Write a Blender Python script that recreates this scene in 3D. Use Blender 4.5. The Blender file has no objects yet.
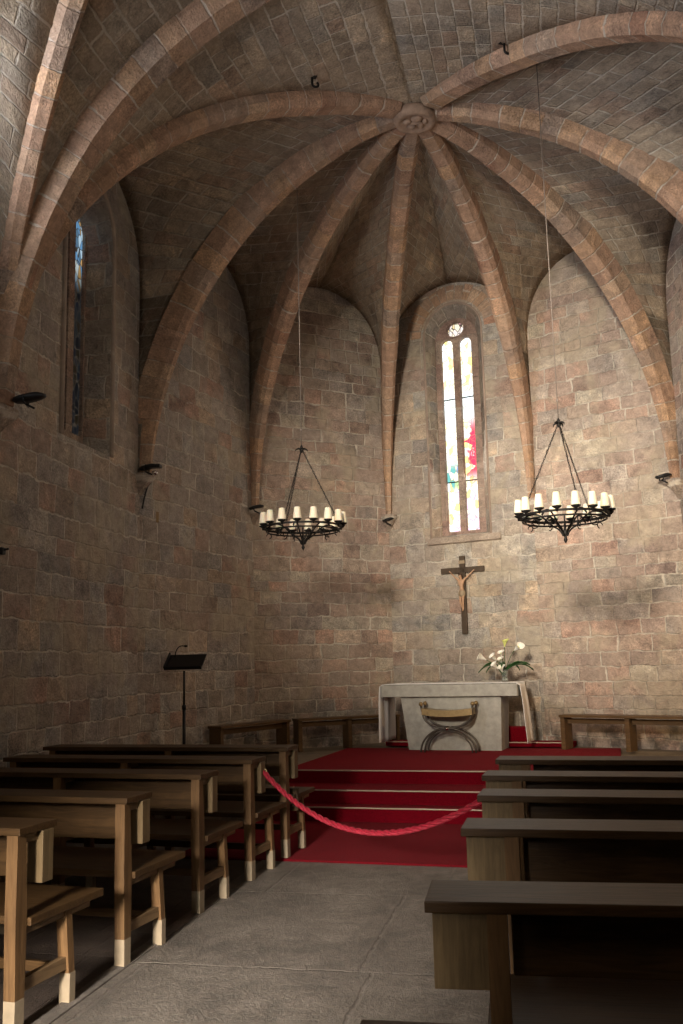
import bpy, bmesh, math, random
from math import sin, cos, pi, radians, sqrt
from mathutils import Vector, Matrix
from mathutils.geometry import tessellate_polygon
random.seed(7)
SC = bpy.context.scene
COL = SC.collection

# ------------------------------------------------------------------ camera
def setup_camera():
    f, pitch, roll, yaw = 949.686, 0.158344, -0.023918, 0.206387
    fw = Vector((-sin(yaw)*cos(pitch), cos(yaw)*cos(pitch), sin(pitch)))
    r = Vector((cos(yaw), sin(yaw), 0)); u = r.cross(fw)
    r2 = r*cos(roll) + u*sin(roll); u2 = -r*sin(roll) + u*cos(roll)
    cd = bpy.data.cameras.new('camera'); cam = bpy.data.objects.new('camera', cd)
    COL.objects.link(cam)
    m = Matrix((( r2.x, u2.x, -fw.x, 1.18283), (r2.y, u2.y, -fw.y, -10.47962), (r2.z, u2.z, -fw.z, 1.65), (0, 0, 0, 1)))
    cam.matrix_world = m
    cd.sensor_fit = 'VERTICAL'; cd.sensor_height = 24.0
    cd.lens = f*24.0/1024.0
    cd.clip_start = 0.05; cd.clip_end = 200
    SC.camera = cam
setup_camera()

# ------------------------------------------------------------------ light
w = bpy.data.worlds.new('world'); SC.world = w; w.use_nodes = True
w.node_tree.nodes['Background'].inputs[0].default_value = (0.55, 0.6, 0.7, 1)
w.node_tree.nodes['Background'].inputs[1].default_value = 0.02
def area(name, loc, target, sx, sy, power, col, spread=180):
    l = bpy.data.lights.new(name, 'AREA'); l.shape = 'RECTANGLE'; l.size = sx; l.size_y = sy
    l.energy = power; l.color = col; l.spread = radians(spread)
    o = bpy.data.objects.new(name, l); COL.objects.link(o); o.location = loc
    d = Vector(target) - Vector(loc)
    o.rotation_euler = d.to_track_quat('-Z', 'Y').to_euler()
    return o
area('west_window_light', (-0.4, -14.3, 6.4), (0.4, 2, 5.4), 2.2, 2.4, 60, (1.0, 0.86, 0.68))
area('west_apse_fill_light', (-0.9, -14.2, 5.2), (1.5, 4.2, 4.0), 1.0, 1.4, 135, (1.0, 0.88, 0.71), 30)  # added narrow beam to brighten the apse wall, no opening modelled for it
area('nave_left_window_light', (-3.55, -5.0, 5.2), (3.2, .9, 5.4), 0.9, 2.6, 150, (0.93, 0.94, 1.0), 95)
area('nave_right_window_light', (3.75, -5.2, 5.2), (-3.0, 1.6, 4.8), 0.9, 2.6, 27, (1.0, 0.90, 0.78), 95)
area('entrance_door_light', (-0.9, -14.3, 2.8), (-0.55, -6.0, 0.0), 0.9, 1.4, 55, (1.0, 0.93, 0.84), 20)
area('left_grazing_fill_light', (-3.6, -8.9, 1.9), (1.2, -6.4, .6), 1.2, 2.0, 14, (1.0, 0.90, 0.74))  # added low lamp for grazing light on pew ends, no door stands here
area('apse_window_light', (0.03, 4.2, 5.3), (-0.2, -3.5, 0.3), 0.55, 3.0, 30, (1.0, 0.93, 0.82))
area('right_wall_lamp_light', (3.3, 0.0, 2.6), (3.15, 2.8, 1.3), 0.25, 0.25, 34, (1.0, 0.66, 0.3))
SC.view_settings.view_transform = 'Standard'
SC.view_settings.look = 'None'
SC.view_settings.gamma = 1.0
SC.view_settings.use_curve_mapping = False
SC.view_settings.exposure = 0.0
SC.cycles.max_bounces = 8
SC.cycles.sample_clamp_indirect = 6.0
try:
    SC.cycles.use_denoising = True
    SC.cycles.denoiser = 'OPENIMAGEDENOISE'
except Exception: pass

# ------------------------------------------------------------------ node helpers
class NT:
    def __init__(s, name):
        s.m = bpy.data.materials.new(name); s.m.use_nodes = True
        s.t = s.m.node_tree; s.n = s.t.nodes; s.l = s.t.links
        s.b = s.n['Principled BSDF']
    def link(s, a, b): s.l.new(a, b)
    def put(s, sock, v):
        if hasattr(v, 'is_output'): s.l.new(v, sock)
        elif v is not None: sock.default_value = v
    def math(s, op, a, b=None, c=None, clamp=False):
        n = s.n.new('ShaderNodeMath'); n.operation = op; n.use_clamp = clamp
        s.put(n.inputs[0], a)
        if b is not None: s.put(n.inputs[1], b)
        if c is not None: s.put(n.inputs[2], c)
        return n.outputs[0]
    def sep(s, v):
        n = s.n.new('ShaderNodeSeparateXYZ'); s.put(n.inputs[0], v); return n.outputs
    def comb(s, x=0, y=0, z=0):
        n = s.n.new('ShaderNodeCombineXYZ')
        for i, v in enumerate((x, y, z)): s.put(n.inputs[i], v)
        return n.outputs[0]
    def noise(s, v, scale, detail=3, rough=.55, dist=0):
        n = s.n.new('ShaderNodeTexNoise'); s.put(n.inputs['Vector'], v)
        n.inputs['Scale'].default_value = scale; n.inputs['Detail'].default_value = detail
        n.inputs['Roughness'].default_value = rough; n.inputs['Distortion'].default_value = dist
        return n.outputs['Fac']
    def vscale(s, v, sc):
        n = s.n.new('ShaderNodeVectorMath'); n.operation = 'MULTIPLY'; s.put(n.inputs[0], v); n.inputs[1].default_value = sc
        return n.outputs[0]
    def white(s, v):
        n = s.n.new('ShaderNodeTexWhiteNoise'); n.noise_dimensions = '2D'; s.put(n.inputs['Vector'], v); return n.outputs
    def ramp(s, f, stops, interp='LINEAR'):
        n = s.n.new('ShaderNodeValToRGB'); s.put(n.inputs[0], f); e = n.color_ramp.elements
        n.color_ramp.interpolation = interp
        while len(e) < len(stops): e.new(0.5)
        for i, (p, c) in enumerate(stops): e[i].position = p; e[i].color = (*c, 1) if len(c) == 3 else c
        return n.outputs[0]
    def mix(s, f, a, b, mode='MIX'):
        n = s.n.new('ShaderNodeMix'); n.data_type = 'RGBA'; n.blend_type = mode
        s.put(n.inputs[0], f); s.put(n.inputs[6], a if hasattr(a, 'is_output') else (*a, 1)); s.put(n.inputs[7], b if hasattr(b, 'is_output') else (*b, 1))
        return n.outputs[2]
    def smooth(s, v, a, b):
        n = s.n.new('ShaderNodeMapRange'); n.interpolation_type = 'SMOOTHSTEP'; s.put(n.inputs[0], v)
        n.inputs[1].default_value = a; n.inputs[2].default_value = b; return n.outputs[0]
    def bump(s, h, dist=.02, strength=1.0):
        n = s.n.new('ShaderNodeBump'); n.inputs['Strength'].default_value = strength
        n.inputs['Distance'].default_value = dist; s.put(n.inputs['Height'], h)
        s.link(n.outputs[0], s.b.inputs['Normal'])
    def uv(s):
        n = s.n.new('ShaderNodeTexCoord'); return n.outputs['UV']
    def obj(s):
        n = s.n.new('ShaderNodeTexCoord'); return n.outputs['Object']
    def geo(s):
        n = s.n.new('ShaderNodeNewGeometry'); return n.outputs['Position']
    def fin(s, col, rough=.8, metal=0, spec=None):
        s.put(s.b.inputs['Base Color'], col if hasattr(col, 'is_output') else (*col, 1))
        s.put(s.b.inputs['Roughness'], rough); s.b.inputs['Metallic'].default_value = metal
        if spec is not None: s.b.inputs['Specular IOR Level'].default_value = spec
        return s.m

def masonry(name, palette, h=.25, w0=.30, wv=.38, dist=.05, mortar=(.66, .60, .51), mort_amt=.9, patch=None, tint=(1, 1, 1), mw=.010, soot=0.0):
    t = NT(name); uv = t.uv(); p = t.geo()
    n1 = t.noise(uv, 2.2, 3); n2 = t.noise(t.vscale(uv, (1.0, 1.0, 1.0)), 3.7, 3, .6, .4)
    x, y, _ = t.sep(uv)
    x = t.math('ADD', x, t.math('MULTIPLY', t.math('SUBTRACT', n1, .5), dist*2))
    y = t.math('ADD', y, t.math('MULTIPLY', t.math('SUBTRACT', n2, .5), dist*1.6))
    nr = t.noise(t.comb(0.37, t.sep(uv)[1], 0), .9, 1)
    vr = t.math('ADD', t.math('DIVIDE', y, h), t.math('MULTIPLY', nr, 2.6))
    row = t.math('FLOOR', vr); fv = t.math('FRACT', vr)
    rr = t.white(t.comb(row, 3.3))
    ww = t.math('MULTIPLY_ADD', rr['Value'], wv, w0)
    uu = t.math('ADD', t.math('DIVIDE', x, ww), t.math('MULTIPLY', t.white(t.comb(row, 9.1))['Value'], 17.0))
    uu = t.math('ADD', uu, t.math('MULTIPLY', t.noise(t.comb(x, t.math('MULTIPLY', row, 5.3)), 1.3, 1), 1.1))
    c = t.math('FLOOR', uu); fu = t.math('FRACT', uu)
    idn = t.white(t.comb(row, c)); idv = idn['Value']
    dx = t.math('MULTIPLY', t.math('MINIMUM', fu, t.math('SUBTRACT', 1.0, fu)), ww)
    dv = t.math('MULTIPLY', t.math('MINIMUM', fv, t.math('SUBTRACT', 1.0, fv)), h)
    d = t.math('MINIMUM', dx, dv)
    d = t.math('ADD', d, t.math('MULTIPLY', t.math('SUBTRACT', t.noise(uv, 14, 4), .5), .030))
    stone = t.smooth(d, mw*.35, mw*1.5)
    k = len(palette)
    base = t.ramp(idv, [(i/k, palette[i]) for i in range(k)], 'CONSTANT')
    idv2 = t.white(t.comb(c, row))['Value']
    base = t.mix(.8, base, t.ramp(idv2, [(0, (.74, .74, .75)), (.5, (1, 1, 1)), (1, (1.2, 1.19, 1.16))]), 'MULTIPLY')
    mott = t.noise(uv, 7, 6, .68, .3)
    base = t.mix(.85, base, t.ramp(mott, [(.28, (.5, .5, .51)), (.5, (1, 1, 1)), (.72, (1.5, 1.46, 1.4))]), 'MULTIPLY')
    fine = t.noise(uv, 42, 4, .7)
    base = t.mix(1.0, base, t.ramp(fine, [(.32, (.58, .58, .58)), (.68, (1.42, 1.42, 1.42))]), 'MULTIPLY')
    big = t.noise(p, .55, 4, .55)
    base = t.mix(.8, base, t.ramp(big, [(.3, (.66, .66, .68)), (.5, (1, 1, 1)), (.7, (1.3, 1.25, 1.15))]), 'MULTIPLY')
    # lime bloom and soot worn unevenly over stones and joints alike
    wn = t.noise(p, 2.7, 8, .72, .9)
    base = t.mix(.8, base, t.ramp(wn, [(.32, (.62, .60, .60)), (.47, (.93, .92, .91)), (.56, (1.08, 1.08, 1.07)), (.68, (1.55, 1.52, 1.46))]), 'MULTIPLY')
    mean = tuple(sum(c[q] for c in palette)/len(palette) for q in range(3))
    base = t.mix(t.math('MULTIPLY', t.smooth(t.noise(p, 1.7, 4, .6, .3), .38, .62), .62), base, t.mix(1, mean, t.ramp(t.noise(uv, 11, 7, .72), [(.3, (.6, .6, .6)), (.7, (1.5, 1.47, 1.42))]), 'MULTIPLY'))
    mfac = t.math('MULTIPLY', t.math('SUBTRACT', 1.0, stone), t.math('MULTIPLY', t.smooth(t.noise(uv, 2.4, 5, .7), .36, .60), mort_amt))
    col = t.mix(mfac, base, mortar)
    hs = stone
    if patch:   # worn render smeared over the courses, and damp grime near the foot of the wall
        pm = t.smooth(t.noise(p, 1.15, 5, .62, .5), .50, .64)
        col = t.mix(t.math('MULTIPLY', pm, .72), col, t.mix(.8, patch, t.ramp(mott, [(.25, (.6, .6, .6)), (.75, (1.35, 1.35, 1.3))]), 'MULTIPLY'))
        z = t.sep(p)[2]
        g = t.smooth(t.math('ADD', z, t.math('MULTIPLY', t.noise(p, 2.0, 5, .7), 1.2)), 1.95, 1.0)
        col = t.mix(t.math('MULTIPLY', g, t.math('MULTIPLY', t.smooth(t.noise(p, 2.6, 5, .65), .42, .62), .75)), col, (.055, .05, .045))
    if tint != (1, 1, 1): col = t.mix(1, col, tint, 'MULTIPLY')
    hh = t.math('ADD', t.math('MULTIPLY', hs, .22), t.math('ADD', t.math('MULTIPLY', mott, .9), t.math('MULTIPLY', fine, .35)))
    hh = t.math('ADD', hh, t.math('MULTIPLY', idv, .5))
    t.bump(hh, .045, 1.0)
    return t.fin(col, .92, spec=.2)

PAL = [tuple(v*.35+sum(c)/3*.65*k for v, k in zip(c, (1.02, 1.0, .96))) if i_ % 2 else c for i_, c in enumerate([(.34, .275, .225), (.38, .285, .23), (.36, .31, .26), (.42, .35, .28), (.37, .255, .205), (.33, .295, .26), (.43, .34, .26), (.37, .30, .245)])]
M = {}
M['wall'] = masonry('wall_stone', PAL, h=.24, w0=.26, wv=.34, dist=.06, patch=(.42, .36, .28))
M['wallred'] = masonry('wall_red_stone', [(.36, .275, .235), (.41, .28, .225), (.36, .315, .28), (.41, .33, .27), (.34, .255, .21), (.43, .385, .32), (.37, .32, .285)], h=.2, w0=.26, wv=.30, dist=.055, patch=(.42, .35, .27))
M['web'] = masonry('vault_stone', [(.34, .285, .225), (.38, .31, .235), (.33, .295, .25), (.37, .275, .21), (.42, .345, .265)], h=.17, w0=.24, wv=.26, dist=.03, mort_amt=.8)
M['rib'] = masonry('rib_stone', [(.44, .285, .20), (.40, .265, .195), (.46, .33, .235), (.41, .235, .165), (.38, .29, .23), (.47, .31, .20)], h=.26, w0=30, wv=1, dist=.02, mortar=(.62, .54, .45), mort_amt=1.0, mw=.009)
M['jamb'] = masonry('jamb_stone', [(.33, .27, .22), (.30, .22, .18), (.36, .30, .25), (.27, .22, .19)], h=.38, w0=2.0, wv=.4, dist=.02)

def simple(name, col, rough=.6, metal=0, bump=0, bs=40, var=.0, spec=None):
    t = NT(name); o = t.obj()
    c = (*col, 1)
    if var or bump:
        n = t.noise(o, bs, 5, .6)
        cc = t.mix(1.0, col, t.ramp(n, [(.3, (1-var,)*3), (.7, (1+var,)*3)]), 'MULTIPLY')
        if bump: t.bump(n, bump, 1)
        return t.fin(cc, rough, metal, spec)
    return t.fin(col, rough, metal, spec)
def wood(name, c1, c2, axis='x', rough=.42):
    t = NT(name); o = t.obj()
    sc = {'x': (1.2, 14, 14), 'z': (14, 14, 1.2), 'y': (14, 1.2, 14)}[axis]
    v = t.vscale(o, sc)
    n = t.noise(v, 2.2, 6, .65, 1.2); n2 = t.noise(o, 3.0, 3, .6)
    col = t.ramp(n, [(.28, c1), (.5, tuple((a+b)/2 for a, b in zip(c1, c2))), (.75, c2)])
    col = t.mix(.7, col, t.ramp(n2, [(.3, (.65, .65, .65)), (.7, (1.2, 1.2, 1.2))]), 'MULTIPLY')
    t.bump(n, .003, .8)
    return t.fin(col, rough, spec=.25)
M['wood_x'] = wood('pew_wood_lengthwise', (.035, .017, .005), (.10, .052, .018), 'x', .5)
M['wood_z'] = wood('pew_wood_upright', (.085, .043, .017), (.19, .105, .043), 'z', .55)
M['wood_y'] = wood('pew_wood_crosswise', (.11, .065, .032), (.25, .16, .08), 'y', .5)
M['board'] = wood('pew_end_lit_wood', (.10, .065, .03), (.20, .135, .065), 'z', .55)  # paler than the pew wood: light on the aisle tips put into the colour
M['tip'] = simple('pale_scuffed_wood', (.27, .205, .13), .7, var=.15, bs=15)
M['bench'] = wood('bench_wood', (.07, .038, .016), (.15, .085, .036), 'x')
M['iron'] = simple('wrought_iron', (.018, .015, .013), .55, .6)
M['black'] = simple('black_metal', (.010, .010, .011), .5, .3)
M['chrome'] = simple('chrome', (.8, .8, .8), .25, 1)
M['cable'] = simple('steel_cable', (.22, .18, .15), .6, .5)
M['gold'] = simple('gilt_metal', (.30, .21, .10), .42, .7, var=.2, bs=25)
M['darkmetal'] = simple('aged_bronze', (.10, .085, .07), .45, .7)
M['cross'] = wood('cross_wood', (.045, .03, .02), (.09, .062, .04), 'z', .6)
M['skin'] = simple('carved_figure_paint', (.42, .25, .15), .6, var=.2, bs=30)
M['hair'] = simple('carved_hair', (.06, .03, .015), .7)
M['leaf'] = simple('leaf_green', (.02, .075, .015), .5)
M['white_petal'] = simple('white_petal', (.85, .82, .74), .5)
M['yellow_petal'] = simple('yellow_petal', (.62, .66, .20), .5)
M['cloth'] = simple('white_linen', (.88, .86, .84), .9)
M['rope'] = simple('red_rope', (.36, .014, .032), .6, var=.35, bs=60)
M['plaque'] = simple('ochre_plaque', (.22, .13, .04), .7)

def shade_mat():
    t = NT('candle_shade_ivory'); t.b.inputs['Subsurface Weight'].default_value = .3
    t.b.inputs['Subsurface Radius'].default_value = (.05, .03, .02)
    return t.fin((.86, .76, .58), .6)
M['shade'] = shade_mat()
def altar_mat():
    t = NT('altar_stone'); o = t.obj()
    n = t.noise(o, 9, 6, .65); f = t.noise(o, 60, 3, .7)
    c = t.ramp(n, [(.3, (.30, .285, .25)), (.7, (.46, .44, .39))])
    t.bump(t.math('ADD', n, f), .004, .9)
    return t.fin(c, .8)
M['altar'] = altar_mat()
def carpet_mat():
    t = NT('red_carpet_pile'); p = t.obj()
    n = t.noise(p, 90, 3, .7); b = t.noise(p, 1.7, 3, .6)
    c = t.ramp(n, [(.3, (.095, .001, .005)), (.7, (.215, .003, .011))])
    c = t.mix(.5, c, t.ramp(b, [(.3, (.75, .75, .75)), (.7, (1.15, 1.15, 1.15))]), 'MULTIPLY')
    sp = t.math('GREATER_THAN', t.noise(p, 160, 2, .8), .80)
    t.bump(n, .01, 1)
    t.b.inputs['Sheen Weight'].default_value = .1
    t.b.inputs['Sheen Tint'].default_value = (.8, .2, .2, 1)
    return t.fin(c, .95, spec=.05)
M['carpet'] = carpet_mat()
M['nosing'] = simple('brass_nosing', (.42, .30, .22), .4, .3)
def floor_mat(name, c1, c2, rough, slab, b=.012):
    t = NT(name); p = t.geo()
    x, y, z = t.sep(p)
    n = t.noise(p, 1.6, 6, .62, .6); f = t.noise(p, 48, 5, .75, .2); m = t.noise(p, 7, 5, .65, 1.0)
    if slab:
        u = t.math('DIVIDE', t.math('ADD', x, t.math('MULTIPLY', m, .05)), slab[0]); v = t.math('DIVIDE', t.math('ADD', y, t.math('MULTIPLY', m, .08)), slab[1])
        row = t.math('FLOOR', v); u = t.math('ADD', u, t.math('MULTIPLY', t.white(t.comb(row, 1.7))['Value'], 3))
        fu = t.math('FRACT', u); fv = t.math('FRACT', v)
        d = t.math('MINIMUM', t.math('MULTIPLY', t.math('MINIMUM', fu, t.math('SUBTRACT', 1.0, fu)), slab[0]), t.math('MULTIPLY', t.math('MINIMUM', fv, t.math('SUBTRACT', 1.0, fv)), slab[1]))
        st = t.smooth(d, .004, .016)
        idv = t.white(t.comb(t.math('FLOOR', u), row))['Value']
    c = t.ramp(n, [(.3, c1), (.7, c2)])
    c = t.mix(.8, c, t.ramp(m, [(.3, (.6, .6, .6)), (.65, (1.2, 1.2, 1.2))]), 'MULTIPLY')
    c = t.mix(.6, c, t.ramp(f, [(.35, (.6, .6, .6)), (.7, (1.5, 1.45, 1.35))]), 'MULTIPLY')
    h = t.math('ADD', t.math('MULTIPLY', m, .8), t.math('MULTIPLY', f, 1.1))
    if slab:
        c = t.mix(.5, c, t.ramp(idv, [(0, (.75, .75, .75)), (1, (1.2, 1.2, 1.2))]), 'MULTIPLY')
        c = t.mix(t.math('MULTIPLY', t.math('SUBTRACT', 1.0, st), .3), c, tuple(v*.9 for v in c2))
        h = t.math('ADD', h, t.math('MULTIPLY', st, .5))
    t.bump(h, b, 1)
    return t.fin(c, t.math('MULTIPLY_ADD', f, .3, rough-.12), spec=.45)
M['aisle'] = floor_mat('aisle_stone', (.13, .108, .09), (.29, .245, .205), .50, (1.3, 1.7), .03)
M['floor'] = floor_mat('nave_floor_stone', (.06, .042, .032), (.11, .08, .062), .6, (.5, .5))
M['kerb'] = floor_mat('kerb_stone', (.13, .11, .095), (.21, .18, .155), .6, None)
M['platform'] = floor_mat('platform_stone', (.15, .115, .08), (.24, .19, .13), .6, (.6, .6))

# ------------------------------------------------------------------ mesh helpers
def tag(o, label=None, cat=None, group=None, kind=None):
    if label: o['label'] = label
    if cat: o['category'] = cat
    if group: o['group'] = group
    if kind: o['kind'] = kind
    return o
def empty(name, loc=(0, 0, 0), rz=0, label=None, cat=None, group=None, kind=None):
    o = bpy.data.objects.new(name, None); COL.objects.link(o); o.location = loc; o.rotation_euler = (0, 0, rz)
    o.empty_display_size = .1
    return tag(o, label, cat, group, kind)
class MB:
    def __init__(s): s.v = []; s.f = []; s.uv = []; s.sm = []
    def add(s, vs, fs, uvs=None, smooth=False, mx=None):
        b = len(s.v)
        for v in vs:
            v = Vector(v); s.v.append(mx @ v if mx else v)
        for i, f in enumerate(fs):
            s.f.append([b+k for k in f]); s.sm.append(smooth)
            s.uv.append(uvs[i] if uvs else None)
        return s
    def box(s, x0, x1, y0, y1, z0, z1, mx=None, bev=0.0, taper=None):
        # bevelled box
        if bev <= 0:
            vs = [(x, y, z) for z in (z0, z1) for y in (y0, y1) for x in (x0, x1)]
            if taper:
                cx, cy = (x0+x1)/2, (y0+y1)/2
                vs = [(cx+(x-cx)*(taper[0] if z == z1 else 1), cy+(y-cy)*(taper[1] if z == z1 else 1), z) for x, y, z in vs]
            fs = [(0, 2, 3, 1), (4, 5, 7, 6), (0, 1, 5, 4), (2, 6, 7, 3), (0, 4, 6, 2), (1, 3, 7, 5)]
            return s.add(vs, fs, mx=mx)
        bm = bmesh.new(); bmesh.ops.create_cube(bm, size=1)
        for v in bm.verts:
            v.co = Vector(((x0+x1)/2+v.co.x*(x1-x0), (y0+y1)/2+v.co.y*(y1-y0), (z0+z1)/2+v.co.z*(z1-z0)))
        bmesh.ops.bevel(bm, geom=bm.edges[:], offset=bev, segments=2, affect='EDGES', profile=.6)
        bm.verts.index_update()
        s.add([v.co.copy() for v in bm.verts], [[v.index for v in f.verts] for f in bm.faces], mx=mx)
        bm.free(); return s
    def tube(s, pts, r, n=8, mx=None, closed=False, cap=True):
        pts = [Vector(p) for p in pts]; N = len(pts)
        rs = r if isinstance(r, (list, tuple)) else [r]*N
        vs = []; up = None
        for i, p in enumerate(pts):
            if closed: d = pts[(i+1) % N]-pts[i-1]
            else: d = pts[min(i+1, N-1)]-pts[max(i-1, 0)]
            d.normalize()
            if up is None:
                up = Vector((0, 0, 1)) if abs(d.z) < .9 else Vector((1, 0, 0))
            a = (up-d*up.dot(d)).normalized(); bb = d.cross(a); up = a
            for k in range(n):
                an = 2*pi*k/n; vs.append(p+(a*cos(an)+bb*sin(an))*rs[i])
        fs = []
        for i in range(N if closed else N-1):
            j = (i+1) % N
            for k in range(n): fs.append((i*n+k, i*n+(k+1) % n, j*n+(k+1) % n, j*n+k))
        if cap and not closed:
            fs.append(tuple(range(n))[::-1]); fs.append(tuple((N-1)*n+k for k in range(n)))
        return s.add(vs, fs, smooth=True, mx=mx)
    def lathe(s, prof, n=16, mx=None, c=(0, 0, 0), smooth=True):
        vs = []; fs = []
        for r, z in prof:
            for k in range(n):
                a = 2*pi*k/n; vs.append((c[0]+r*cos(a), c[1]+r*sin(a), c[2]+z))
        for i in range(len(prof)-1):
            for k in range(n): fs.append((i*n+k, i*n+(k+1) % n, (i+1)*n+(k+1) % n, (i+1)*n+k))
        if prof[0][0] > 1e-5: fs.append(tuple(range(n))[::-1])
        if prof[-1][0] > 1e-5: fs.append(tuple((len(prof)-1)*n+k for k in range(n)))
        return s.add(vs, fs, smooth=smooth, mx=mx)
    def build(s, name, mat, parent=None, label=None, cat=None, group=None, kind=None, fix=False):
        me = bpy.data.meshes.new(name); me.from_pydata([tuple(v) for v in s.v], [], s.f)
        me.materials.append(mat)
        for p, sm in zip(me.polygons, s.sm): p.use_smooth = sm
        if any(u for u in s.uv):
            ul = me.uv_layers.new(name='UVMap'); i = 0
            for f, u in zip(s.f, s.uv):
                for k in range(len(f)):
                    ul.data[i].uv = u[k] if u else (0, 0)
                    i += 1
        if fix:
            bm = bmesh.new(); bm.from_mesh(me); bmesh.ops.recalc_face_normals(bm, faces=bm.faces[:]); bm.to_mesh(me); bm.free()
        me.validate(); me.update()
        o = bpy.data.objects.new(name, me); COL.objects.link(o)
        if parent: o.parent = parent
        return tag(o, label, cat, group, kind)
def copy_tree(o, parent=None):
    c = o.copy(); COL.objects.link(c)
    if parent: c.parent = parent; c.matrix_parent_inverse = o.matrix_parent_inverse.copy()
    for ch in list(o.children): copy_tree(ch, c)
    return c

# ------------------------------------------------------------------ plan of the church
HS, HB, HB2 = 4.025, 8.08, 7.957
K = [(-3.539, -2.979), (-3.569, .303), (-3.007, 3.121), (-1.201, 4.673), (1.10, 3.894), (3.05, 2.921), (3.773, .026), (3.823, -3.805)]
W = [(-3.589, -2.979), (-3.618, .307), (-3.041, 3.157), (-1.213, 4.721), (1.114, 3.942), (3.086, 2.956), (3.823, .026), (3.873, -3.805)]
K2 = [(-3.56, -9.3), (3.86, -9.9)]; W2 = [(-3.61, -9.3), (3.91, -9.9)]
BOSS = Vector((0, 0)); BOSS2 = Vector((0, -6.06)); BX = Vector((0.02, -3.02)); BX2 = Vector((.1, -9.6))
DZ = .13           # rib depth below the vault
ZS, ZP = 6.45, 7.80   # wall arch springing and crown
YB = -15.0

def quarter(Pk, C, h0, h1, th):
    Pk = Vector(Pk); C = Vector(C); v = C+(Pk-C)*cos(th)
    return Vector((v.x, v.y, h0+(h1-h0)*sin(th)))

def wall_panel(name, P, Q, outline, holes, mat, u0=0, reveals=(), label=None):
    """inner face in the plane P-Q with holes; outline and holes are (s, z) loops"""
    P = Vector(P); Q = Vector(Q); t = (Q-P).normalized(); n = Vector((t.y, -t.x))
    ctr = Vector((0, -2.0 if max(P.y, Q.y) < 2 else 0))
    if n.dot(ctr-P) < 0: n = -n
    def pt(s_, z, dep=0): q = P+t*s_-n*dep; return Vector((q.x, q.y, z))
    mb = MB(); loops = [outline]+list(holes)
    flat = [p for l in loops for p in l]
    tris = tessellate_polygon([[Vector((a, b, 0)) for a, b in l] for l in loops])
    T = .75
    mb.add([pt(*p) for p in flat], [tuple(x) for x in tris], [[(u0+flat[i][0], flat[i][1]) for i in x] for x in tris])
    mb.add([pt(p[0], p[1], T) for p in flat], [tuple(x)[::-1] for x in tris], [[(u0+flat[i][0], flat[i][1]) for i in x[::-1]] for x in tris])
    L = len(outline)
    mb.add([pt(*p) for p in outline]+[pt(p[0], p[1], T) for p in outline], [(i, (i+1) % L, L+(i+1) % L, L+i) for i in range(L)], [[(0, 0)]*4]*L)
    for hole, inner, d in reveals:      # splayed reveal from the hole to the inner loop at depth d
        L = len(hole); fs = []; uvs = []
        acc = 0
        for i in range(L):
            j = (i+1) % L; seg = (Vector(hole[i])-Vector(hole[j])).length
            fs.append((i, j, L+j, L+i)); uvs.append([(0, acc), (0, acc+seg), (d, acc+seg), (d, acc)]); acc += seg
        mb.add([pt(*p) for p in hole]+[pt(p[0], p[1], d) for p in inner], fs, uvs)
        mb.add([pt(p[0], p[1], d) for p in inner]+[pt(p[0], p[1], T) for p in inner], fs, uvs)
    o = mb.build(name, mat, kind='structure', fix=False)
    if label: o['label'] = label
    return o, pt

def arch_outline(L, z0=0.0, zs=ZS, zp=ZP, n=20):
    o = [(0, z0), (L, z0), (L, zs)]
    for i in range(1, n):
        th = pi*i/n
        x = L/2+L/2*cos(th); o.append((x, zs+(zp-zs)*sin(th)**.85))
    o.append((0, zs)); return o
def lunette_half(P, Q, g, zs=ZS, zp=ZP):     # g 0..1 from corner P up to the crown at the middle
    P = Vector(P); Q = Vector(Q); th = g*pi/2; M_ = (P+Q)/2
    v = M_+(P-M_)*cos(th); return Vector((v.x, v.y, zs+(zp-zs)*sin(th)**.85))

def webhalf(mb, rib, qf, zs, corner=None, nt=36, nc=6, ga=.45, along=False):
    """rib(th) -> point; qf(g) g in 0..1 -> point (arch then ridge) for heights above zs, vertical corner below"""
    ths = math.asin(min(1, (zs-HS)/(rib(pi/2).z-HS)))
    rows = []; acc = 0; last = None
    for i in range(nt+1):
        th = (pi/2)*i/nt; a = rib(th)
        if th < ths: b = Vector(((corner or rib(0)).x, (corner or rib(0)).y, a.z))
        else: b = qf((th-ths)/(pi/2-ths))
        if last is not None: acc += (a-last).length
        last = a
        rows.append([(a.lerp(b, k/nc), acc) for k in range(nc+1)])
    vs = []; 
    for r in rows:
        for p, _ in r: vs.append(p)
    fs = []; uvs = []
    wd = [[0]*(nc+1) for _ in rows]
    for i, r in enumerate(rows):
        for k in range(1, nc+1): wd[i][k] = wd[i][k-1]+(r[k][0]-r[k-1][0]).length
    for i in range(nt):
        for k in range(nc):
            fs.append((i*(nc+1)+k, i*(nc+1)+k+1, (i+1)*(nc+1)+k+1, (i+1)*(nc+1)+k))
            uvs.append([(wd[i][k], rows[i][0][1]), (wd[i][k+1], rows[i][0][1]), (wd[i+1][k+1], rows[i+1][0][1]), (wd[i+1][k], rows[i+1][0][1])])
    if along:      # courses run parallel to the long ridge of the nave vault
        uvs = [[(vs[k].y, 3.95*math.asin(max(-1, min(1, vs[k].x/4.1)))) for k in f] for f in fs]
    mb.add(vs, fs, uvs, smooth=True)

def ridge(Mp, apex, g): 
    v = Mp.lerp(apex, g); v.z += .10*sin(pi*g); return v

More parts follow.
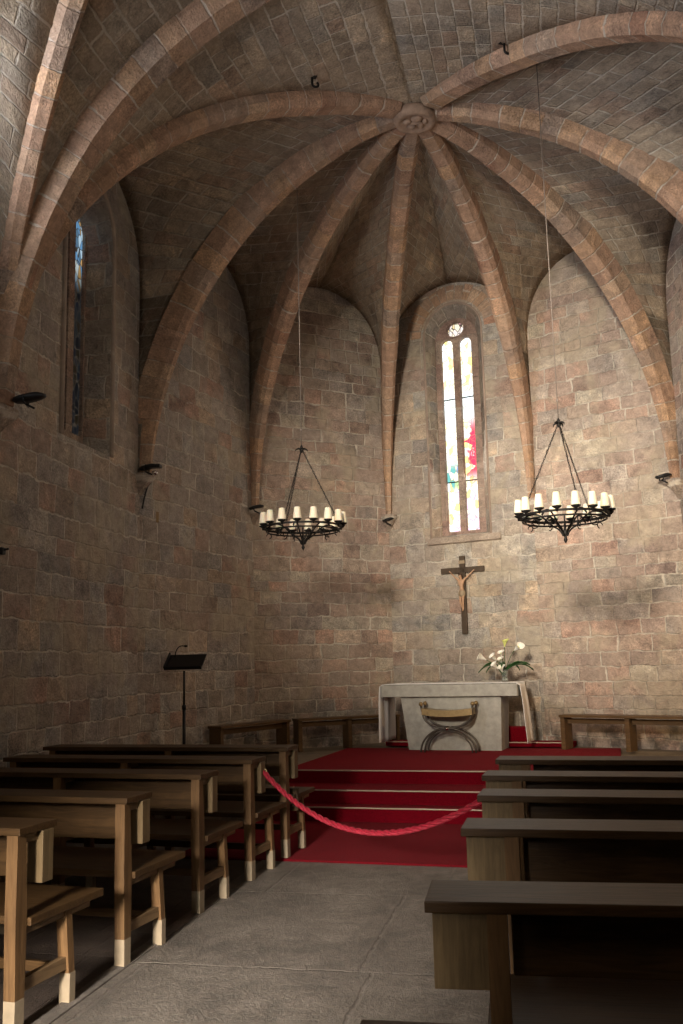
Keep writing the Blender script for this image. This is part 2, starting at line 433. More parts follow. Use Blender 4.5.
vault = MB()
def inn(P):     # springing of the vault surface, a little inside the wall corner
    P = Vector(P); c = Vector((0, 0)) if -2.5 < P.y else Vector((0, P.y)); P = P.xy; c = c.xy; return P-(P-c).normalized()*.02
def wall_cell(Wa, Wb, boss, hb, zs=ZS, zp=ZP):
    apex = Vector((boss[0], boss[1], hb+DZ))
    for P, Q in ((Wa, Wb), (Wb, Wa)):
        Mp = lunette_half(P, Q, 1, zs, zp)
        qf = lambda g, P=P, Q=Q, Mp=Mp: lunette_half(P, Q, g/.45, zs, zp) if g < .45 else ridge(Mp, apex, (g-.45)/.55)
        webhalf(vault, lambda th, P=P: quarter(inn(P), boss, HS, hb+DZ, th), qf, zs, corner=Vector(P))
def arch_cell(Wc, bx, hbx, boss, hb):          # between a diagonal rib and a transverse arch
    apex = Vector((boss[0], boss[1], hb+DZ)); Mp = Vector((bx[0], bx[1], hbx+DZ))
    def qf(g):
        if g < .72: return quarter(inn(Wc), bx, HS, hbx+DZ, (g/.72)*pi/2)
        return Mp.lerp(apex, (g-.72)/.28)
    webhalf(vault, lambda th: quarter(inn(Wc), boss, HS, hb+DZ, th), qf, HS+.001, along=True)
for i in range(7): wall_cell(W[i], W[i+1], BOSS, HB)
arch_cell(W[0], BX, HB2, BOSS, HB); arch_cell(W[7], BX, HB2, BOSS, HB)
for c_ in (W[0], W[7]): arch_cell(c_, BX, HB2, BOSS2, HB2)
for c_ in W2: arch_cell(c_, BX2, HB2, BOSS2, HB2)
wall_cell(W[0], W2[0], BOSS2, HB2, 4.5, 7.3); wall_cell(W[7], W2[1], BOSS2, HB2, 4.5, 7.3)
ceiling = vault.build('ceiling', M['web'], kind='structure', label='grey-brown stone vault cells between the ribs')
sol = ceiling.modifiers.new('thickness', 'SOLIDIFY'); sol.thickness = .12; sol.offset = 0

from mathutils.bvhtree import BVHTree
VT = BVHTree.FromPolygons([tuple(v) for v in vault.v], vault.f)
def vault_z(x, y, d=8.0):
    h = VT.ray_cast(Vector((x, y, 5)), Vector((0, 0, 1)))[0]; return h.z if h else d

# walls
names = ['wall_left', 'wall_apse_left', 'wall_apse_centre_left', 'wall_apse_centre', 'wall_apse_centre_right', 'wall_apse_right', 'wall_right']
def q3(p): return (p[0]-.025, p[1]-.012*(p[1]-1.9))
def round_loop(a, b, z0, zsp, n=14, pk=1.0):
    c = (a+b)/2; r = (b-a)/2
    l = [(a, z0), (b, z0), (b, zsp)]
    for i in range(1, n): th = pi*i/n; l.append((c+r*cos(th), zsp+r*pk*sin(th)))
    l.append((a, zsp)); return l
u0 = 0; PT = {}
for i in range(7):
    P, Q = Vector(W[i]), Vector(W[i+1]); L = (Q-P).length
    holes = []; rev = []
    if i == 3:
        a = [q3(p) for p in round_loop(.80, 1.77, 3.60, 6.96)]; b = [q3(p) for p in round_loop(.85, 1.57, 3.68, 6.93)]
        holes = [a]; rev = [(a, b, .35)]
    if i == 0:
        s0, s1 = 1.28, 2.42       # distance from the near corner
        a = round_loop(s0, s1, 4.07, 6.65); b = round_loop(s0+.06, s1-.03, 4.12, 6.62)
        holes = [a]; rev = [(a, b, .36)]
    o, pt = wall_panel(names[i], P, Q, arch_outline(L), holes, M['wallred'] if i in (2, 4, 5) else M['wall'], u0, rev)
    PT[i] = (pt, L); u0 += L+.3
def flat_wall(name, P, Q, zs=4.5, zp=7.3, z0=0):
    L = (Vector(P)-Vector(Q)).length
    return wall_panel(name, P, Q, arch_outline(L, z0, zs, zp), [], M['wall'], 31)
flat_wall('wall_nave_left', W2[0], W[0]); flat_wall('wall_nave_right', W[7], W2[1])
def slab_wall(name, x0, x1, y0, y1, z0, z1):
    mb = MB(); vs = [(x, y, z) for z in (z0, z1) for y in (y0, y1) for x in (x0, x1)]
    fs = [(0, 2, 3, 1), (4, 5, 7, 6), (0, 1, 5, 4), (2, 6, 7, 3), (0, 4, 6, 2), (1, 3, 7, 5)]
    uvs = []
    for f in fs:
        pts = [Vector(vs[k]) for k in f]
        uvs.append([(p.x+p.y, p.z) if (abs(pts[0].z-pts[2].z) > .01) else (p.x, p.y) for p in pts])
    mb.add(vs, fs, uvs); return mb.build(name, M['wall'], kind='structure')
slab_wall('wall_west_bay_left', -4.4, -3.61, YB, -9.3, 0, 8.6)
slab_wall('wall_west_bay_right', 3.9, 4.8, YB, -9.9, 0, 8.6)
slab_wall('wall_back', -4.4, 4.8, YB-.5, YB, 0, 8.6)
slab_wall('ceiling_west_bay', -4.4, 4.8, YB, -9.6, 8.28, 8.7)

# floors
mb = MB(); mb.box(-5, 5.2, YB, 5.6, -.2, 0); mb.build('floor', M['floor'], kind='structure')
mb = MB(); mb.box(-1.20, .86, YB+.1, -1.2, -.05, .006, bev=.003); mb.build('floor_aisle', M['aisle'], kind='structure', label='worn grey-brown stone aisle slabs')
mb = MB(); mb.box(-1.29, -1.205, YB+.1, -1.2, -.05, .010, bev=.003); mb.build('trim_kerb', M['kerb'], kind='structure')

# choir platform and its steps, slightly turned like the pews
RS = radians(-4.0)
SX = Matrix.Rotation(RS, 4, 'Z')
STEP = [(-.40, .14), (-.12, .28), (.50, .42)]
def clip_poly(poly, P, Q, inward=.0):
    P = Vector(P); Q = Vector(Q); t = (Q-P).normalized(); n = Vector((t.y, -t.x))
    if n.dot(-P) < 0: n = -n
    out = []
    for i in range(len(poly)):
        a, b = poly[i], poly[(i+1) % len(poly)]; da = n.dot(a-P)+inward; db = n.dot(b-P)+inward
        if da >= 0: out.append(a)
        if (da >= 0) != (db >= 0): out.append(a.lerp(b, da/(da-db)))
    return out
mb = MB()
for k, (y0, z1) in enumerate(STEP):
    poly = [(SX @ Vector((x, y, 0))).xy for x, y in ((-5, y0), (5, y0), (5, 6), (-5, 6))]
    poly = [Vector(p) for p in poly]
    for i in range(7): poly = clip_poly(poly, W[i], W[i+1], .05)
    n_ = len(poly)
    z0 = 0 if k == 0 else STEP[k-1][1]
    mb.add([(p.x, p.y, z0) for p in poly]+[(p.x, p.y, z1-.008) for p in poly], [tuple(range(n_, 2*n_))]+[(i, (i+1) % n_, n_+(i+1) % n_, n_+i) for i in range(n_)])
mb.build('floor_choir_platform', M['platform'], kind='structure', label='raised stone choir platform with three steps', fix=True)

# ribs
def rib_mesh(name, Kp, C, h0, h1, width=.30, depth=.36, endc=.16, n=56, label=None, chamfer=.055, inner=.10, bulge=0.0, foot=.35):
    Kp = Vector(Kp); C = Vector(C); d = (Kp-C).normalized(); side = Vector((-d.y, d.x, 0)); R = (Kp-C).length
    pts = []; tan = []
    for i in range(n+1):
        th = (pi/2)*i/n
        if R*cos(th) < endc: break
        p = quarter(Kp, C, h0, h1, th); pts.append(p)
        dr = -R*sin(th); dz = (h1-h0)*cos(th); tt = Vector((d.x*dr, d.y*dr, dz)).normalized(); tan.append(tt)
    prof = [(-width/2, depth), (-width/2, chamfer*1.3), (-width/2+chamfer, 0), (width/2-chamfer, 0), (width/2, chamfer*1.3), (width/2, depth)]
    per = [0]
    for a, b in zip(prof, prof[1:]): per.append(per[-1]+math.hypot(a[0]-b[0], a[1]-b[1]))
    vs = []; acc = [0]; m = len(prof)
    for i, (p, t) in enumerate(zip(pts, tan)):
        out = side.cross(t).normalized()
        if out.dot(Vector((d.x, d.y, .6))) < 0: out = -out
        if i: acc.append(acc[-1]+(p-pts[i-1]).length)
        wob = 1+.02*sin(acc[-1]*7.3)
        off = inner*min(1, (1-i/n)*5)+bulge*sin(pi*min(1, i/n*1.15))
        tp = foot+(1-foot)*min(1, i/n*2.2); wob *= tp
        for a, b in prof: vs.append(p+side*a*wob+out*(b-off))
    ph = random.random()*9
    fs = []; uvs = []
    for i in range(len(pts)-1):
        for k in range(m-1):
            fs.append((i*m+k, i*m+k+1, (i+1)*m+k+1, (i+1)*m+k)); uvs.append([(per[k], acc[i]+ph), (per[k+1], acc[i]+ph), (per[k+1], acc[i+1]+ph), (per[k], acc[i+1]+ph)])
    fs.append(tuple(range(m))); uvs.append([(0, ph)]*m)
    mb = MB(); mb.add(vs, fs, uvs); return mb.build(name, M['rib'], kind='structure', label=label, fix=True)
num = [0]
def tn(): num[0] += 1; return 'trim_%d' % num[0]
for i in range(8): rib_mesh(tn(), K[i], BOSS, HS, HB, width=.30 if i in (0, 7) else .25, depth=.34, bulge=(0.0, .12, .03, .0, .04, .06, 0, 0)[i], label='pinkish stone rib of the apse vault, number %d from the left' % (i+1))
for i, kk in enumerate((K[0], K[7])):
    rib_mesh(tn(), kk, BX, HS, HB2, width=.42, depth=.50, endc=0, chamfer=.09, inner=.12, foot=.6, bulge=.06, label='wide transverse arch of orange-pink voussoirs, %s half' % ('left', 'right')[i])
    rib_mesh(tn(), kk, BOSS2, HS, HB2, width=.22, depth=.30, inner=.05, foot=.8, label='diagonal rib of the nave bay')
for i, kk in enumerate(K2):
    rib_mesh(tn(), kk, BOSS2, HS, HB2, width=.32); rib_mesh(tn(), kk, BX2, HS, HB2, width=.46, depth=.42, endc=0)

# corbels under the ribs
for i in range(8):
    k = Vector(K[i]); d = k.normalized(); k = k-d*.10; a = math.atan2(d.y, d.x)
    if i in (0, 7): a = pi if i == 0 else 0
    mx = Matrix.Translation((k.x, k.y, HS)) @ Matrix.Rotation(a, 4, 'Z')
    wd = .12 if i not in (0, 7) else .2
    mb = MB()
    rows = [(0.0, wd, -.02), (-.05, wd+.01, -.03), (-.09, wd-.02, 0.0), (-.20, wd*.55, .10), (-.34, .05, .20)]
    vs = []
    for z, hw, x0 in rows: vs += [(x0, -hw*.6, z), (x0, hw*.6, z), (x0+.06, hw, z), (.40, hw, z), (.40, -hw, z), (x0+.06, -hw, z)]
    fs = [(j*6+q, j*6+(q+1) % 6, (j+1)*6+(q+1) % 6, (j+1)*6+q) for j in range(4) for q in range(6)]+[tuple(range(6)), tuple(range(24, 30))]
    uvs = [[(vs[q][1], vs[q][2]) for q in f] for f in fs]
    mb.add(vs, fs, uvs, mx=mx); mb.build(tn(), M['jamb'], kind='structure', fix=True, label='small stone corbel carrying the vault ribs')

# window of the apse
def plate(mb, pt, outer, holes, d0, d1, uvm=True):
    loops = [outer]+holes; flat = [p for l in loops for p in l]
    tr = tessellate_polygon([[Vector((a, b, 0)) for a, b in l] for l in loops])
    mb.add([pt(p[0], p[1], d0) for p in flat], [tuple(x) for x in tr], [[flat[i] for i in x] for x in tr])
    mb.add([pt(p[0], p[1], d1) for p in flat], [tuple(x)[::-1] for x in tr], [[flat[i] for i in x[::-1]] for x in tr])
    for l in loops:
        L = len(l)
        mb.add([pt(p[0], p[1], d0) for p in l]+[pt(p[0], p[1], d1) for p in l], [(i, (i+1) % L, L+(i+1) % L, L+i) for i in range(L)],
               [[(l[i][0], l[i][1]), (l[(i+1) % L][0], l[(i+1) % L][1]), (l[(i+1) % L][0]+.1, l[(i+1) % L][1]), (l[i][0]+.1, l[i][1])] for i in range(L)])
def stained(name, kind):
    """stained glass lit by the sky behind: pale and yellow pieces between dark leads"""
    t = NT(name); uv = t.uv(); x, y, _ = t.sep(uv)
    sc = 11.0
    v = t.n.new('ShaderNodeTexVoronoi'); t.put(v.inputs['Vector'], t.vscale(uv, (1.25, .8, 1))); v.inputs['Scale'].default_value = sc
    e = t.n.new('ShaderNodeTexVoronoi'); e.feature = 'DISTANCE_TO_EDGE'; t.put(e.inputs['Vector'], t.vscale(uv, (1.25, .8, 1))); e.inputs['Scale'].default_value = sc
    r = t.sep(v.outputs['Color'])[0]; r2 = t.sep(v.outputs['Color'])[1]
    lead = t.smooth(e.outputs['Distance'], .02, .07)
    if kind == 'main':
        pale = t.ramp(r, [(0, (.95, .88, .62)), (.25, (1, .97, .86)), (.45, (1, .99, .95)), (.62, (.98, .82, .30)), (.72, (.86, .93, .98)), (.86, (1, .93, .70)), (.95, (.93, .60, .38))], 'CONSTANT')
        n = t.noise(uv, 2.6, 3, .6, 1.2)
        gx = t.math('SUBTRACT', x, 1.37)
        # red figure in the right light
        ry = t.math('MULTIPLY', t.smooth(y, 4.45, 4.75), t.smooth(y, 5.75, 5.45))
        rm = t.math('MULTIPLY', ry, t.smooth(t.math('ADD', t.math('MULTIPLY', gx, 2.2), t.noise(uv, 6, 2, .6, .8)), .42, .50))
        col = t.mix(rm, pale, (.80, .03, .10))
        # green and blue pieces low in the left light
        gy = t.math('MULTIPLY', t.smooth(y, 4.35, 4.5), t.smooth(y, 4.95, 4.75)); gl = t.math('LESS_THAN', x, 1.2)
        gm = t.math('MULTIPLY', t.math('MULTIPLY', gy, gl), t.math('GREATER_THAN', r2, .35))
        col = t.mix(gm, col, t.ramp(r, [(0, (.12, .42, .40)), (.4, (.45, .66, .30)), (.7, (.20, .32, .55)), (.9, (.8, .85, .6))], 'CONSTANT'))
        pm = t.math('MULTIPLY', t.math('LESS_THAN', y, 4.4), t.math('GREATER_THAN', r2, .6))
        col = t.mix(pm, col, (.86, .62, .80))
        strength = 1.75
        haze = t.math('MULTIPLY', t.smooth(y, 5.35, 5.7), t.smooth(y, 6.25, 5.95))  # pale blue haze across the middle painted into the glass colour
        col = t.mix(t.math('MULTIPLY', haze, .8), col, (.80, .94, 1.0))
    elif kind == 'rose':
        col = t.ramp(r, [(0, (.95, .85, .8)), (.3, (.85, .45, .45)), (.5, (.98, .9, .7)), (.75, (.75, .7, .9)), (.9, (.95, .75, .4))], 'CONSTANT'); strength = 1.2
    else:
        up = t.math('MULTIPLY', t.smooth(y, 6.0, 6.5), t.math('GREATER_THAN', x, 2.05))  # glass outside this mask painted near black, as if the sky behind is blocked
        col = t.ramp(r, [(0, (.15, .35, .6)), (.3, (.5, .7, .85)), (.5, (.1, .2, .3)), (.65, (.65, .4, .15)), (.85, (.7, .8, .8))], 'CONSTANT')
        col = t.mix(1, col, t.mix(up, (.012, .014, .016), (1, 1, 1)), 'MULTIPLY'); strength = .8
    col = t.mix(lead, (.05, .04, .03), col) if kind != 'main' else t.mix(t.math('MULTIPLY_ADD', lead, .62, .38), (.25, .2, .12), col)
    t.link(col, t.b.inputs['Emission Color']); t.b.inputs['Emission Strength'].default_value = strength
    return t.fin((.02, .02, .02), .4)
M['glass1'] = stained('stained_glass_lancets', 'main'); M['glass_rose'] = stained('stained_glass_roundel', 'rose'); M['glass2'] = stained('stained_glass_side', 'side')
M['tracery'] = masonry('tracery_stone', [(.31, .22, .18), (.34, .27, .22), (.28, .19, .16)], h=.45, w0=3, wv=.4, dist=.01, mort_amt=.3)
pt3_ = PT[3][0]
pt3 = lambda a, b, d=0: pt3_(*q3((a, b)), d)
w1 = empty('window_1', pt3(1.28, 3.6, .35), kind='structure'); w1['label'] = 'tall stained glass window of two lights and a roundel over the altar'
bpy.context.view_layer.update()
def put(o, parent):
    o.parent = parent; o.matrix_parent_inverse = parent.matrix_world.inverted(); return o
lanL = round_loop(.93, 1.157, 3.72, 6.86, 10, 1.0); lanR = round_loop(1.255, 1.482, 3.72, 6.85, 10, 1.0)
ocu = [(1.205+.155*cos(2*pi*i/24), 7.125+.125*sin(2*pi*i/24)) for i in range(24)]
outer = round_loop(.84, 1.60, 3.64, 6.98)
mb = MB(); plate(mb, pt3, outer, [lanL, lanR, ocu], .30, .46); put(mb.build('window_frame', M['tracery']), w1)
for nm, lp in (('lancet_pane', lanL), ('lancet_pane', lanR), ('roundel_pane', ocu)):
    c = Vector((sum(p[0] for p in lp)/len(lp), sum(p[1] for p in lp)/len(lp)))
    mb = MB(); lo = [(c.x+(p[0]-c.x)*1.03, c.y+(p[1]-c.y)*1.004) for p in lp]
    plate(mb, pt3, lo, [], .385, .40); g = put(mb.build(nm, M['glass_rose'] if nm[0] == 'r' else M['glass1']), w1)
mb = MB()
for z in (4.55, 5.95):
    for a, b in ((.93, 1.157), (1.255, 1.482)): mb.tube([pt3(a, z, .375), pt3(b, z, .375)], .010, 6)
put(mb.build('saddle_bar', M['iron']), w1)
# moulding following the niche edge
mb = MB(); lp = round_loop(.78, 1.79, 3.60, 6.96, 18)[2:]+[(.78, 3.6)]; lp = [(1.79, 3.6)]+lp
mb.tube([pt3(a, b, .0) for a, b in lp], .018, 8); 
u_ = mb.build(tn(), M['tracery'], kind='structure', label='thin stone moulding around the apse window niche')
mb = MB()
vs = [pt3(.72, 3.60, -.01), pt3(1.95, 3.60, -.01), pt3(1.95, 3.60, .05), pt3(.72, 3.60, .05), pt3(.72, 3.50, -.05), pt3(1.95, 3.50, -.05), pt3(1.95, 3.46, .05), pt3(.72, 3.46, .05)]
mb.add(vs, [(0, 1, 2, 3), (4, 5, 1, 0), (7, 6, 5, 4), (0, 3, 7, 4), (1, 5, 6, 2)], [[(0, 0), (1, 0), (1, .2), (0, .2)]]*5); mb.build(tn(), M['jamb'], kind='structure', fix=True, label='sloping stone sill under the apse window')

# voussoir ring above the window
mb = MB(); n_ = 15; ci = (1.285, 6.97)
for i in range(n_):
    a0 = pi*i/n_+.012; a1 = pi*(i+1)/n_-.012; vs = []
    for a in (a0, (a0+a1)/2, a1):
        for r in (.56, .80+.015*(i % 3)):
            for d in (-.008-.004*(i % 2), .05): vs.append(pt3(ci[0]+r*cos(a), ci[1]+r*sin(a)*.98, d))
    fs = [(0, 4, 6, 2), (4, 8, 10, 6), (2, 6, 7, 3), (6, 10, 11, 7), (0, 1, 5, 4), (4, 5, 9, 8), (0, 2, 3, 1), (8, 9, 11, 10)]
    mb.add(vs, fs, [[(.1, i*.37+.1), (.2, i*.37+.1), (.2, i*.37+.25), (.1, i*.37+.25)]]*8)
mb.build(tn(), M['rib'], kind='structure', fix=True, label='ring of reddish arch stones above the apse window')

# side window in the left wall
pt0 = PT[0][0]
w2 = empty('window_2', pt0(2.0, 4.2, .36), kind='structure'); w2['label'] = 'deep dark lancet window high in the left wall'
bpy.context.view_layer.update()
sa, sb = 1.50, 2.48
l2 = round_loop(1.48, 1.98, 4.3, 6.65, 10); l3 = round_loop(2.12, 2.36, 4.3, 6.85, 10)
mb = MB(); plate(mb, pt0, round_loop(1.32, 2.40, 4.10, 6.66), [l2, l3], .32, .46); put(mb.build('window_frame', M['tracery']), w2)
for lp in (l2, l3):
    mb = MB(); plate(mb, pt0, [(a, b) for a, b in lp], [], .36, .375); put(mb.build('lancet_pane', M['glass2']), w2)
mb = MB(); lp = [(s1_, z_) for s1_, z_ in round_loop(1.26, 2.46, 4.07, 6.65, 18)[1:]]
mb.tube([pt0(a, b, -.0) for a, b in lp]+[pt0(1.26, 4.07, 0)], .035, 8); mb.build(tn(), M['jamb'], kind='structure', label='stone roll moulding around the left window')

# keystone
mb = MB(); mb.lathe([(.0, .02), (.16, .02), (.20, .0), (.23, -.01), (.27, -.01), (.30, .03), (.31, .10), (.24, .12), (.24, .40)], 32)
mb.v = [Vector((v.x*.86, v.y*.86, v.z+HB-.06)) for v in mb.v]
M['boss'] = simple('keystone_stone', (.34, .235, .17), .9, var=.3, bs=12, bump=.01)
ks = mb.build('keystone_boss', M['boss'], label='round carved keystone boss where the eight apse ribs meet', cat='keystone')
me = ks.data; ul = me.uv_layers.new(name='UVMap')
for l in me.loops: v = me.vertices[l.vertex_index].co; ul.data[l.index].uv = (v.x, v.y*.2)
mb = MB()
def blob(mb, c, r, sx=1, sy=1, sz=1, n=10):
    prof = [(r*sin(pi*i/8), -r*cos(pi*i/8)*sz) for i in range(9)]; prof[0] = (0, prof[0][1]); prof[-1] = (0, prof[-1][1])
    b = len(mb.v); mb.lathe(prof, n)
    for q in range(b, len(mb.v)): v = mb.v[q]; mb.v[q] = Vector((c[0]+v.x*sx, c[1]+v.y*sy, c[2]+v.z))
for c, sx, sy in (((-.09, -.03, 8.03), 1, .8), ((.03, -.07, 8.03), 1.3, 1), ((.06, .06, 8.03), .8, 1.3), ((-.05, .08, 8.03), 1, .7), ((.12, 0, 8.03), .6, .9), ((0, .0, 8.03), 1.5, .5)):
    blob(mb, c, .055, sx, sy, .6)
mb.build('carving', M['boss'], ks)

# iron hooks in the vault
def hook(loc, label):
    mb = MB(); pts = [(0, 0, .12), (0, 0, 0)]+[(.035-.035*cos(a), 0, -.03*sin(a)-.0) for a in [i*pi/6 for i in range(1, 9)]]
    mb.tube(pts, .014, 6); mb.box(-.05, .05, -.03, .03, .08, .13)
    o = mb.build('ceiling_hook', M['iron'], label=label, cat='hook'); o.location = loc; o.rotation_euler = (0, 0, .5)

# ------------------------------------------------------------------ carpet
car = MB(); prof = [(-2.42, .008), (-2.40, .020)]; H = .016
for y0, z1 in STEP:
    z0 = z1-.14+.02 if z1 > .15 else .020
    prof += [(y0-.02, z1-.14+.012), (y0-.02, z1+H-.012), (y0-.008, z1+H)]
prof += [(3.3, .42+H)]
xs = [-1.95+3.82*i/30 for i in range(31)]
vs = []; fs = []
for (y, z) in prof:
    for x in xs: vs.append((x, y, z))
m_ = len(xs)
for j in range(len(prof)-1):
    for i in range(m_-1): fs.append((j*m_+i, j*m_+i+1, (j+1)*m_+i+1, (j+1)*m_+i))
car.add(vs, fs, mx=SX)
carpet = car.build('red_carpet', M['carpet'], label='deep red carpet running over the choir steps up to the altar', cat='carpet')
sm = carpet.modifiers.new('t', 'SOLIDIFY'); sm.thickness = .008; sm.offset = -1
for y0, z1 in STEP:
    mb = MB(); mb.box(-1.93, 1.85, y0-.030, y0-.014, z1+H-.010, z1+H+.004, mx=SX, bev=.002); mb.build('step_nosing', M['nosing'], carpet, label='thin pale strip along the step edge')
# low carpeted footpace and kneeling block behind the altar
AX = Matrix.Translation((0, 0, 0)) @ Matrix.Rotation(radians(-8.5), 4, 'Z')
fp = MB(); fp.box(-1.75, .98, 3.52, 3.84, .436, .50, mx=AX, bev=.006)
fpo = fp.build('carpeted_footpace', M['carpet'], label='low red carpeted step directly behind the altar', cat='step')
mb = MB(); mb.box(-1.73, .96, 3.508, 3.522, .490, .503, mx=AX); mb.build('step_nosing', M['nosing'], fpo)
mb = MB(); mb.box(.0, .34, 3.62, 3.90, .50, .70, mx=AX, bev=.01)
mb.build('kneeling_block', M['carpet'], label='red carpeted block standing on the footpace behind the altar right corner', cat='kneeler')

# ------------------------------------------------------------------ altar
AL = empty('altar', (-.13, 2.98, .42+H), radians(-8.8), label='stone altar with thick table slab on a flaring pedestal', cat='altar')
mb = MB(); vs = []
for z, x0, x1, y0, y1 in ((0, -.65, .66, 0, .50), (.02, -.65, .66, 0, .50), (.73, -.74, .69, -.02, .54)):
    vs += [(x0, y0, z), (x1, y0, z), (x1, y1, z), (x0, y1, z)]
mb.add(vs, [(3, 2, 1, 0), (8, 9, 10, 11)]+[(j*4+q, j*4+(q+1) % 4, (j+1)*4+(q+1) % 4, (j+1)*4+q) for j in range(2) for q in range(4)])
mb.build('pedestal', M['altar'], AL)
mb = MB(); mb.box(-1.0, .93, -.10, .62, .73, .895, bev=.008); mb.build('table_slab', M['altar'], AL)
# linen
def cloth():
    mb = MB(); nx = 60; ny = 10; vs = []; fs = []
    # path across: down the left, over, down the right
    def P(u, v):
        y = -.075+.69*v
        Ltot = .80+1.96+.80; s_ = u*Ltot
        fold = .018*sin(v*22+1)+.012*sin(v*9)
        if s_ < .80:
            d = .80-s_; return (-1.03-fold*min(1, d*4)-.02*d, y+.02*d, .90-d)
        if s_ < 2.76: return (-1.02+(s_-.80), y, .902)
        d = s_-2.76; return (.95+fold*min(1, d*4)+.07*d, y*.6+.02*d, .90-d)
    for i in range(nx+1):
        for j in range(ny+1): vs.append(P(i/nx, j/ny))
    for i in range(nx):
        for j in range(ny): fs.append((i*(ny+1)+j, (i+1)*(ny+1)+j, (i+1)*(ny+1)+j+1, i*(ny+1)+j+1))
    mb.add(vs, fs, smooth=True); return mb
clo = cloth().build('altar_cloth', M['cloth'], label='white linen cloth over the altar, hanging down both short sides', cat='altar cloth')
clo.location = AL.location; clo.rotation_euler = AL.rotation_euler
s_ = clo.modifiers.new('t', 'SOLIDIFY'); s_.thickness = .006; s_.offset = 1

# curule stool in front of the altar
ST = empty('curule_stool', (-.13-.03, 2.74, .42+H), radians(-8.8), label='gilt and bronze curved X-frame stool standing in front of the altar', cat='stool')
def arcpts(cx, cz, rx, rz, a0, a1, y, n=24): return [(cx+rx*cos(a0+(a1-a0)*i/n), y, cz+rz*sin(a0+(a1-a0)*i/n)) for i in range(n+1)]
for y in (-.10, .10):
    mb = MB(); mb.tube(arcpts(0, .52, .34, .20, pi, 2*pi, y), .014, 8)
    mb.tube([(-.34, y, .52), (-.36, y, .62)], .016, 8); mb.tube([(.34, y, .52), (.36, y, .62)], .016, 8); mb.build('cradle_hoop', M['darkmetal'], ST)
    mb = MB(); mb.tube(arcpts(0, .0, .38, .32, pi, 0, y), .014, 8); mb.tube(arcpts(0, .0, .33, .285, pi, 0, y), .010, 8); mb.build('leg_hoop', M['darkmetal'], ST)
for x in (-.36, .36):
    for y in (-.10, .10):
        mb = MB(); mb.lathe([(0, 0), (.022, .01), (.032, .032), (.022, .055), (0, .065)], 12, c=(x, y, .61)); mb.build('knob', M['gold'], ST)
mb = MB()
N_ = 16; vs = []
for i in range(N_+1):
    x = -.35+.70*i/N_; z = .47+.03*(x/.35)**2
    for y in (-.125, .125):
        for dz in (0, .085): vs.append((x, y, z+dz))
fs = []
for i in range(N_):
    a = i*4; b = a+4; fs += [(a, b, b+1, a+1), (a+2, a+3, b+3, b+2), (a+1, b+1, b+3, a+3), (a, a+2, b+2, b)]
fs += [(0, 1, 3, 2), (N_*4, N_*4+2, N_*4+3, N_*4+1)]
mb.add(vs, fs); mb.build('seat', M['gold'], ST, fix=True)
mb = MB(); mb.tube([(0, -.1, .318), (0, .1, .318)], .022, 8); mb.lathe([(0, 0), (.02, .006), (.028, .02), (.0, .03)], 10, mx=Matrix.Translation((0, -.11, .318)) @ Matrix.Rotation(pi/2, 4, 'X')); mb.build('hub', M['chrome'], ST)

# flowers
FV = empty('flower_vase', (.60, 3.14, 1.345), 0, label='clear glass vase of calla lilies and leaves on the altar right end', cat='flowers')
def glass():
    t = NT('clear_glass'); t.b.inputs['Transmission Weight'].default_value = .9; t.b.inputs['IOR'].default_value = 1.4
    return t.fin((.85, .9, .85), .08)
M['clear'] = glass()
mb = MB(); mb.lathe([(.0, 0), (.045, 0), (.05, .01), (.036, .06), (.045, .13), (.055, .17), (.051, .17), (.040, .13), (.031, .06), (.042, .018), (0, .015)], 18)
mb.build('vase', M['clear'], FV)
def bez(a, b, c, n=8):
    a, b, c = Vector(a), Vector(b), Vector(c); return [(a*(1-t)**2+b*2*t*(1-t)+c*t*t) for t in [i/n for i in range(n+1)]]
blooms = [((-.26, -.06, .32), 'w', 1.1), ((-.11, -.06, .31), 'w', 1.0), ((-.03, .02, .36), 'w', .8), ((-.10, -.10, .20), 'w', .9), ((-.03, -.08, .15), 'w', .9), ((.02, .0, .50), 'y', .85), ((.16, .0, .44), 'w', 1.1), ((-.04, .04, .27), 'w', .8)]
mb = MB()
for (p, c, s) in blooms: mb.tube(bez((0, 0, .03), (p[0]*.25, p[1]*.25, p[2]*.7), p), .005, 6)
mb.build('stem', M['leaf'], FV)
for (p, c, s) in blooms:
    mb = MB(); p = Vector(p); d = Vector((p.x*1.2, -.12, .16)).normalized() if c == 'w' else Vector((.1, -.1, 1)).normalized()
    q = d.to_track_quat('Z', 'Y').to_matrix().to_4x4(); mx = Matrix.Translation(p) @ q
    n = 14; vs = []; rows = [(-.02, .006), (.02, .018), (.05, .03), (.075, .045), (.085, .055)]
    for z, r in rows:
        for k in range(n):
            a = 2*pi*k/n; tip = 1+.45*max(0, cos(a))*(z > .06); vs.append((r*s*cos(a)*tip, r*s*sin(a), z*s+(.03*s*max(0, cos(a)) if z > .07 else 0)))
    fs = [(i*n+k, i*n+(k+1) % n, (i+1)*n+(k+1) % n, (i+1)*n+k) for i in range(4) for k in range(n)]
    mb.add(vs, fs, smooth=True, mx=mx); b_ = mb.build('blossom', M['white_petal'] if c == 'w' else M['yellow_petal'], FV, label='white calla bloom' if c == 'w' else 'yellow-green calla bloom')
    m2 = MB(); m2.tube([mx @ Vector((0, 0, .01)), mx @ Vector((0, 0, .07*s))], .007*s, 6); m2.build('spadix', M['yellow_petal'], b_)
